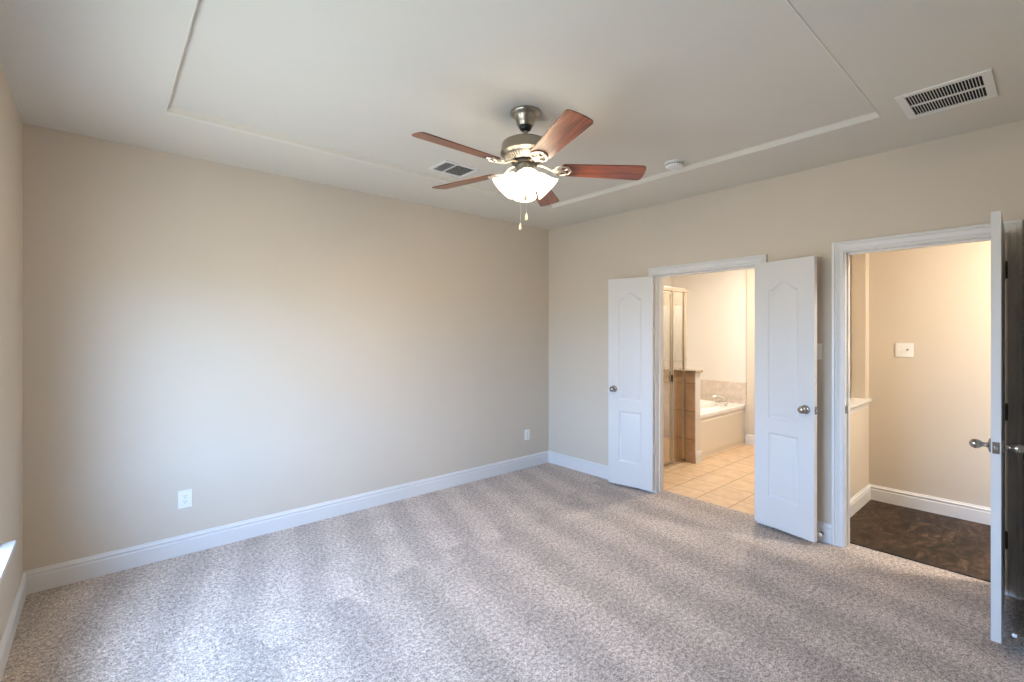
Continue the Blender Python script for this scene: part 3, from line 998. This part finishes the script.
def blade_bm():
    bm = bmesh.new()
    r0, r1, w0, w1, th = 0.205, 0.682, 0.055, 0.070, 0.0055
    pts = []
    c = 0.016
    for k in range(7):     # root corners
        a = PI + PI / 2 * k / 6
        pts.append((r0 + c + c * math.cos(a), -w0 + c + c * math.sin(a)))
    c2 = 0.024
    for k in range(7):
        a = -PI / 2 + PI / 2 * k / 6
        pts.append((r1 - c2 + c2 * math.cos(a) - 0.004, -w1 + c2 + c2 * math.sin(a)))
    for k in range(1, 6):
        u = -1 + 2 * k / 6
        pts.append((r1 - 0.004 + 0.004 * (1 - u * u), u * (w1 - c2)))
    for k in range(7):
        a = PI / 2 * k / 6
        pts.append((r1 - c2 + c2 * math.cos(a) - 0.004, w1 - c2 + c2 * math.sin(a)))
    for k in range(7):
        a = PI / 2 + PI / 2 * k / 6
        pts.append((r0 + c + c * math.cos(a), w0 - c + c * math.sin(a)))
    lo = [bm.verts.new((x, y, -th / 2)) for x, y in pts]
    hi = [bm.verts.new((x, y, th / 2)) for x, y in pts]
    bm.faces.new(lo[::-1]); bm.faces.new(hi)
    for i in range(len(pts)):
        j = (i + 1) % len(pts)
        bm.faces.new((lo[i], lo[j], hi[j], hi[i]))
    return bm


def bracket_bm():
    """decorative blade iron: arm, two scroll loops and a screw plate, under the blade"""
    bm = bmesh.new()
    arm = [(0.068, 0, 0.024), (0.095, 0, 0.022), (0.125, 0, 0.008), (0.150, 0, -0.006), (0.180, 0, -0.009), (0.215, 0, -0.008)]
    bm_tube(bm, arm, 0.009, 8, radii=[0.011, 0.010, 0.0085, 0.008, 0.008, 0.007], flat=0.6)
    for s in (-1, 1):
        loop = []
        for k in range(20):
            a = 2 * PI * k / 20
            loop.append((0.205 + 0.034 * math.cos(a), s * 0.026 + 0.019 * math.sin(a), -0.0075))
        bm_tube(bm, loop, 0.0042, 6, closed=True)
        bm_tube(bm, [(0.150, 0, -0.007), (0.168, s * 0.014, -0.0075), (0.178, s * 0.034, -0.0075)], 0.005, 6)
        bm_lathe(bm, [(0, -0.011), (0.007, -0.011), (0.008, -0.006), (0.008, -0.003), (0, -0.003)], 12, Matrix.Translation((0.238, s * 0.030, 0)))
    bm_tube(bm, [(0.200 + 0.0, -0.045, -0.0075), (0.248, -0.026, -0.0075), (0.262, 0, -0.0075), (0.248, 0.026, -0.0075), (0.200, 0.045, -0.0075)], 0.0045, 6)
    bm_lathe(bm, [(0, -0.011), (0.008, -0.011), (0.009, -0.006), (0.009, -0.003), (0, -0.003)], 12, Matrix.Translation((0.252, 0, 0)))
    return bm


M['iron'] = plain('light_nickel_iron', (0.78, 0.68, 0.55), 0.28, 0.85)
b0 = None
for k in range(5):
    ang = R(32.4 + 72 * k)
    if b0 is None:
        b0 = obj('blade', blade_bm(), 'blade', fan, True)
        i0 = obj('blade_bracket', bracket_bm(), 'iron', b0, True)
        tag(i0, 'pale nickel scroll bracket')
        b = b0
    else:
        b = b0.copy(); COL.objects.link(b); b.parent = fan
        i = i0.copy(); COL.objects.link(i); i.parent = b
    b.location = (0, 0, fz(2.455))
    b.rotation_euler = (Matrix.Rotation(R(2.2), 3, 'Y') @ Matrix.Rotation(ang, 3, 'Z') @ Matrix.Rotation(R(-13), 3, 'X')).to_euler()


def shade_bm():
    bm = bmesh.new()
    outer = [(0.022, 0.0), (0.026, -0.006), (0.034, -0.018), (0.043, -0.035), (0.049, -0.055), (0.056, -0.078), (0.066, -0.098), (0.078, -0.112)]
    inner = [(r_ - 0.003, z) for r_, z in outer[::-1]]
    bm_lathe(bm, outer + [(0.0785, -0.114)] + inner, 40)
    return bm


s0 = None
for k in range(4):
    az = R(-132.3 + 4 + 90 * k)
    m = Matrix.Rotation(az, 4, 'Z') @ Matrix.Translation((0.052, 0, fz(2.420))) @ Matrix.Rotation(R(-45), 4, 'Y')
    if s0 is None:
        s0 = obj('lamp_shade', shade_bm(), 'shade', fan, True)
        tag(s0, 'frosted white bell shade glowing warm')
        bm = bmesh.new(); bm_lathe(bm, [(0, 0.004), (0.012, 0.004), (0.014, -0.018), (0.020, -0.030), (0.027, -0.050), (0.027, -0.064), (0.018, -0.078), (0, -0.084)], 20)
        bu0 = obj('bulb', bm, 'bulb', s0, True)
        bm = bmesh.new(); bm_lathe(bm, [(0, 0.020), (0.012, 0.020), (0.018, 0.012), (0.026, 0.002), (0.027, -0.008), (0.023, -0.010), (0, -0.002)], 24)
        ho0 = obj('lamp_holder', bm, 'iron', s0, True)
        s = s0
    else:
        s = s0.copy(); COL.objects.link(s); s.parent = fan
        for ch in (bu0, ho0):
            c = ch.copy(); COL.objects.link(c); c.parent = s
    s.matrix_local = m
    bm = bmesh.new()
    p1 = m @ Vector((0, 0, 0.016)); d_ = Vector((math.cos(az), math.sin(az), 0))
    bm_tube(bm, [d_ * 0.035 + Vector((0, 0, fz(2.420))), d_ * 0.048 + Vector((0, 0, fz(2.434))), p1], 0.008, 8)
    obj('lamp_arm', bm, 'nickel', fan, True)

# pull chains with fobs
right = Vector((0.756, -0.655, 0)); fwd = Vector((0.655, 0.756, 0))
for (off, zt, zb, nm) in ((-0.030, 2.405, 2.132, 'ivory'), (0.004, 2.405, 2.185, 'ivory')):
    p = right * off - fwd * 0.048
    bm = bmesh.new()
    z = zt
    bm_tube(bm, [(p.x, p.y, fz(zt)), (p.x, p.y, fz(zb))], 0.0009, 6)
    while z > zb:
        bm_lathe(bm, [(0, 0.0017), (0.0016, 0.0005), (0.0016, -0.0005), (0, -0.0017)], 6, Matrix.Translation((p.x, p.y, fz(z))))
        z -= 0.0055
    ch = obj('pull_chain', bm, 'chain', fan, True)
    bm = bmesh.new()
    bm_lathe(bm, [(0, fz(zb) + 0.004), (0.003, fz(zb) + 0.002), (0.0065, fz(zb) - 0.008), (0.0085, fz(zb) - 0.024), (0.0075, fz(zb) - 0.034), (0, fz(zb) - 0.037)], 16, Matrix.Translation((p.x, p.y, 0)))
    tag(obj('pull_fob', bm, 'ivory', ch, True), 'pale wooden pull fob')


# ------------------------------------------------------------------ bathroom
# shower half wall: tiled towards the shower, painted end
box_struct('wall_shower_half', [(1.252, 1.365, -1.17, -0.0, 0, 1.06)], 'bathwall', 'painted half wall between shower and tub', 'half wall')
bm = bmesh.new(); bm_box(bm, 1.240, 1.2525, -0.930, -0.012, 0, 1.06)
struct('wall_shower_tile_reflection', bm, 'walltile_y', 'rear tiles of the shower half wall, cream as a painted reflection', 'tiled wall')  # cream colour imitates the cabinet's reflection in the shower glass
bm = bmesh.new(); bm_box(bm, 1.240, 1.2525, -1.168, -0.930, 0, 1.06)
struct('wall_shower_tile_side', bm, 'walltile_x', 'brown tiled front strip of the shower half wall', 'tiled wall')
bm = bmesh.new(); bm_box(bm, T + 0.012, 1.24, -0.0125, -0.0005, 0, 2.15)
struct('wall_shower_tile_back', bm, 'walltile_y', 'tan tiled back wall inside the shower', 'tiled wall')
bm = bmesh.new(); bm_box(bm, T + 0.0005, T + 0.0125, -1.0, -0.0125, 0, 2.15)
struct('wall_shower_tile_left', bm, 'walltile_y', 'tan tiled left wall inside the shower', 'tiled wall')
bm = bmesh.new(); bm_box(bm, 1.215, 1.385, -1.195, 0.0, 1.06, 1.085, 0.006)
tag(obj('marble_cap', bm, 'marble'), 'brown marble slab capping the shower half wall', 'marble slab')
# shower bench
r = thing('shower_bench', 'tan tiled bench across the back of the shower', 'bench', (0, 0, 0))
bm = bmesh.new(); bm_box(bm, T + 0.0125, 1.24, -0.35, -0.0125, 0, 0.42); obj('bench_body', bm, 'walltile_y', r)
bm = bmesh.new(); bm_box(bm, T + 0.0125, 1.24, -0.37, -0.0125, 0.42, 0.445, 0.004); obj('bench_top', bm, 'marble', r)

sh = thing('shower_enclosure', 'framed clear glass shower door and panel with pale metal rails', 'shower enclosure', (0, 0, 0))
YS = -1.03
bm = bmesh.new()
bm_box(bm, T, 1.252, YS - 0.022, YS + 0.022, 2.005, 2.050, 0.004)
bm_box(bm, 1.252, 1.330, YS - 0.018, YS + 0.018, 2.010, 2.035, 0.003)
obj('top_rail', bm, 'showerframe', sh)
bm = bmesh.new(); bm_box(bm, T, 1.24, YS - 0.022, YS + 0.022, 0.0, 0.028, 0.004); obj('bottom_track', bm, 'showerframe', sh)
for xx in (T + 0.0125, 1.225):
    bm = bmesh.new(); bm_box(bm, xx, xx + 0.014, YS - 0.014, YS + 0.014, 0.028, 2.005, 0.002); obj('wall_channel', bm, 'showerframe', sh)
bm = bmesh.new(); bm_box(bm, 0.962, 0.992, YS - 0.016, YS + 0.016, 0.028, 2.005, 0.003); obj('post', bm, 'showerframe', sh)
dr = bmesh.new()
bm_box(dr, 0.300, 0.322, YS - 0.010, YS + 0.010, 0.04, 1.99, 0.002); bm_box(dr, 0.936, 0.958, YS - 0.010, YS + 0.010, 0.04, 1.99, 0.002)
bm_box(dr, 0.322, 0.936, YS - 0.010, YS + 0.010, 0.04, 0.062, 0.002); bm_box(dr, 0.322, 0.936, YS - 0.010, YS + 0.010, 1.968, 1.99, 0.002)
dr = obj('door_frame', dr, 'showerframe', sh)
bm = bmesh.new(); bm_box(bm, 0.322, 0.936, YS - 0.003, YS + 0.003, 0.062, 1.968); obj('door_glass', bm, 'showerglass', dr)
bm = bmesh.new(); bm_box(bm, 0.940, 0.954, YS - 0.030, YS - 0.010, 0.965, 1.045, 0.003); tag(obj('door_handle', bm, 'bronze', dr), 'small dark pull handle')
bm = bmesh.new(); bm_box(bm, 0.992, 1.225, YS - 0.003, YS + 0.003, 0.028, 2.005); obj('fixed_glass', bm, 'showerglass', sh)
bm = bmesh.new(); bm_box(bm, T + 0.0265, 0.300, YS - 0.003, YS + 0.003, 0.028, 2.005); obj('fixed_glass', bm, 'showerglass', sh)
bm = bmesh.new(); bm_box(bm, 1.300, 1.306, YS + 0.0, -0.002, 1.087, 2.010); obj('return_glass', bm, 'showerglass', sh)

# tub: deck with an oval basin, apron, filler
TX0, TX1, TY0, TY1, TZ = 1.366, 2.738, -1.115, -0.001, 0.535
tub = thing('bathtub', 'white garden bathtub with oval basin and plain cream apron', 'bathtub', (0, 0, 0))
bm = bmesh.new()
cx_, cy_ = (TX0 + TX1) / 2, (TY0 + TY1) / 2 - 0.0
N = 64


def rect_pt(a, w2, h2):
    c, s = math.cos(a), math.sin(a)
    k = min(w2 / abs(c) if abs(c) > 1e-9 else 1e9, h2 / abs(s) if abs(s) > 1e-9 else 1e9)
    return c * k, s * k


w2, h2 = (TX1 - TX0) / 2, (TY1 - TY0) / 2
angs = [2 * PI * k / N for k in range(N)]
ca = math.atan2(h2, w2)
for target in (ca, PI - ca, PI + ca, 2 * PI - ca):
    i = min(range(N), key=lambda q: abs(angs[q] - target)); angs[i] = target
rings = []
rings.append([(cx_ + rect_pt(a, w2, h2)[0], cy_ + rect_pt(a, w2, h2)[1], TZ - 0.045) for a in angs])
rings.append([(cx_ + rect_pt(a, w2, h2)[0], cy_ + rect_pt(a, w2, h2)[1], TZ - 0.006) for a in angs])
rings.append([(cx_ + rect_pt(a, w2 - 0.006, h2 - 0.006)[0], cy_ + rect_pt(a, w2 - 0.006, h2 - 0.006)[1], TZ) for a in angs])
for (ra, rb, z) in ((0.590, 0.455, TZ), (0.580, 0.445, TZ + 0.014), (0.560, 0.425, TZ + 0.016), (0.535, 0.400, TZ - 0.01), (0.50, 0.365, TZ - 0.12), (0.46, 0.325, TZ - 0.30), (0.40, 0.27, TZ - 0.39), (0.2, 0.13, TZ - 0.41)):
    rings.append([(cx_ + ra * math.cos(a), cy_ + rb * math.sin(a), z) for a in angs])
vr = [[bm.verts.new(p) for p in rg] for rg in rings]
for a, b in zip(vr, vr[1:]):
    for k in range(N):
        bm.faces.new((a[k], a[(k + 1) % N], b[(k + 1) % N], b[k]))
bm.faces.new(vr[-1])
obj('tub_basin', bm, 'acrylic', tub, True)
bm = bmesh.new(); bm_box(bm, TX0, TX1, TY0 + 0.008, TY0 + 0.03, 0, TZ - 0.045)
bm_box(bm, TX0 + 0.06, TX1 - 0.06, TY0 + 0.004, TY0 + 0.010, 0.05, TZ - 0.09, 0.003)
ap = obj('tub_apron', bm, 'apron', tub)
bm = bmesh.new(); bm_lathe(bm, [(0, 0.0), (0.030, 0.0), (0.028, 0.004), (0, 0.006)], 20, Matrix.Translation((cx_ - 0.1, cy_ , TZ - 0.411)))
obj('drain', bm, 'chrome', tub, True)
bm = bmesh.new(); bm_lathe(bm, [(0, 0.0), (0.034, 0.0), (0.032, 0.006), (0.02, 0.012), (0, 0.013)], 20, Matrix.Translation((cx_ - 0.47, cy_ - 0.02, TZ - 0.11)) @ Matrix.Rotation(R(78), 4, 'Y'))
obj('overflow_cover', bm, 'chrome', tub, True)

fc = thing('tub_faucet', 'chrome tub filler with low curved spout and two handles on the tub deck', 'faucet', (2.56, -0.93, TZ))
bm = bmesh.new()
bm_lathe(bm, [(0, 0), (0.026, 0), (0.024, 0.008), (0.014, 0.014), (0.013, 0.03), (0, 0.03)], 20)
bm_tube(bm, [(0, 0, 0.02), (-0.002, 0.004, 0.075), (-0.030, 0.03, 0.105), (-0.085, 0.085, 0.112), (-0.135, 0.135, 0.104), (-0.155, 0.155, 0.084)], 0.012, 12, radii=[0.013, 0.013, 0.0125, 0.012, 0.011, 0.011])
sp = obj('spout', bm, 'chrome', fc, True)
for k, (dx, dy) in enumerate(((-0.16, -0.06), (0.08, 0.16))):
    bm = bmesh.new()
    bm_lathe(bm, [(0, 0), (0.024, 0), (0.022, 0.008), (0.013, 0.014), (0.012, 0.035), (0.020, 0.042), (0.024, 0.052), (0.020, 0.062), (0, 0.066)], 20, Matrix.Translation((dx, dy, 0)))
    bm_tube(bm, [(dx, dy, 0.054), (dx - 0.045, dy - 0.012, 0.062)], 0.006, 8)
    obj('handle', bm, 'chrome', fc, True)

# stone splash round the tub
bm = bmesh.new(); bm_box(bm, 2.728, 2.7395, -1.130, -0.012, TZ, 0.835)
bm_box(bm, 1.366, 2.7395, -0.012, -0.0005, TZ, 0.835)
struct('trim_5', bm, 'splash', 'greyish stone tile splash above the bathtub deck', 'tile splash')

# vanity on the far wall, hidden behind the right leaf but mirrored in the shower glass
va = thing('vanity_cabinet', 'cream bathroom vanity beyond the right leaf, reflected in the shower glass', 'cabinet', (0, 0, 0))
bm = bmesh.new(); bm_box(bm, 2.18, 2.69, -2.44, -1.66, 0.09, 0.80); bm_box(bm, 2.24, 2.69, -2.44, -1.66, 0.0, 0.09)
obj('cabinet_body', bm, 'cabinet', va)
for y_ in (-2.42, -2.035):
    bm = bmesh.new(); bm_box(bm, 2.160, 2.180, y_, y_ + 0.36, 0.12, 0.76, 0.004); bm_box(bm, 2.155, 2.161, y_ + 0.06, y_ + 0.30, 0.19, 0.69, 0.002)
    d_ = obj('cabinet_door', bm, 'cabinet', va)
    bm = bmesh.new(); bm_lathe(bm, [(0, 0), (0.006, 0), (0.005, 0.012), (0.013, 0.018), (0.010, 0.025), (0, 0.027)], 16,
                               Matrix.Translation((2.160, y_ + (0.33 if y_ < -2.2 else 0.03), 0.60)) @ Matrix.Rotation(-PI / 2, 4, 'Y'))
    obj('cabinet_knob', bm, 'knob', d_, True)
bm = bmesh.new(); bm_box(bm, 2.14, 2.695, -2.445, -1.64, 0.80, 0.835, 0.006); bm_box(bm, 2.675, 2.695, -2.445, -1.64, 0.835, 0.93, 0.003)
obj('countertop', bm, 'marble', va)
mi = thing('wall_mirror', 'rectangular mirror above the bathroom vanity', 'mirror', (0, 0, 0))
bm = bmesh.new(); bm_box(bm, 2.690, 2.698, -2.40, -1.70, 1.10, 1.95); obj('mirror_glass', bm, 'mirror', mi)

# ------------------------------------------------------------------ hallway ledge
le = thing('wall_ledge', 'white wooden ledge capping the half wall in the hallway', 'ledge', (0, 0, 0))
bm = bmesh.new(); bm_box(bm, T + 0.001, 1.265, -2.838, -2.565, 0.905, 0.928, 0.004); obj('ledge_board', bm, 'trim', le)
bm = bmesh.new()
pr = [(0, 0.905), (0.022, 0.905), (0.022, 0.898), (0.014, 0.886), (0.012, 0.872), (0.007, 0.862), (0.006, 0.848), (0, 0.846)]
bm_sweep(bm, [[Vector((T + 0.001, -2.803 - a, z)) for a, z in pr], [Vector((1.235, -2.803 - a, z)) for a, z in pr]])
obj('ledge_moulding', bm, 'trim', le)


# ------------------------------------------------------------------ flush ceiling lights of bathroom and hallway, and the added shower fill
def flush_light(loc, label, watt, col=(1.0, 0.85, 0.66)):
    r = thing('ceiling_light', label, 'ceiling light', loc)
    bm = bmesh.new(); bm_lathe(bm, [(0, 0), (0.155, 0), (0.155, -0.018), (0.145, -0.024), (0, -0.024)], 40); obj('lamp_base', bm, 'nickel', r, True)
    bm = bmesh.new(); bm_lathe(bm, [(0.143, -0.024), (0.138, -0.040), (0.115, -0.062), (0.075, -0.078), (0.03, -0.085), (0, -0.086)], 40)
    obj('lamp_dome', bm, 'dome', r, True)
    l = bpy.data.lights.new('lamp', 'AREA'); l.shape = 'DISK'; l.size = 0.24; l.energy = watt; l.color = col
    o = bpy.data.objects.new('lamp', l); COL.objects.link(o); o.parent = r; o.location = (0, 0, -0.090)
    return r


flush_light((1.75, -1.75, H), 'round flush ceiling light over the bathroom', 27, (1.0, 0.90, 0.77))
flush_light((0.68, -0.55, H), 'added unseen fill light over the shower, shaped as a flush ceiling light', 14)  # unseen lamp added to brighten the dark shower
flush_light((0.62, -4.55, H), 'round flush ceiling light over the hallway', 40, (1.0, 0.91, 0.79))
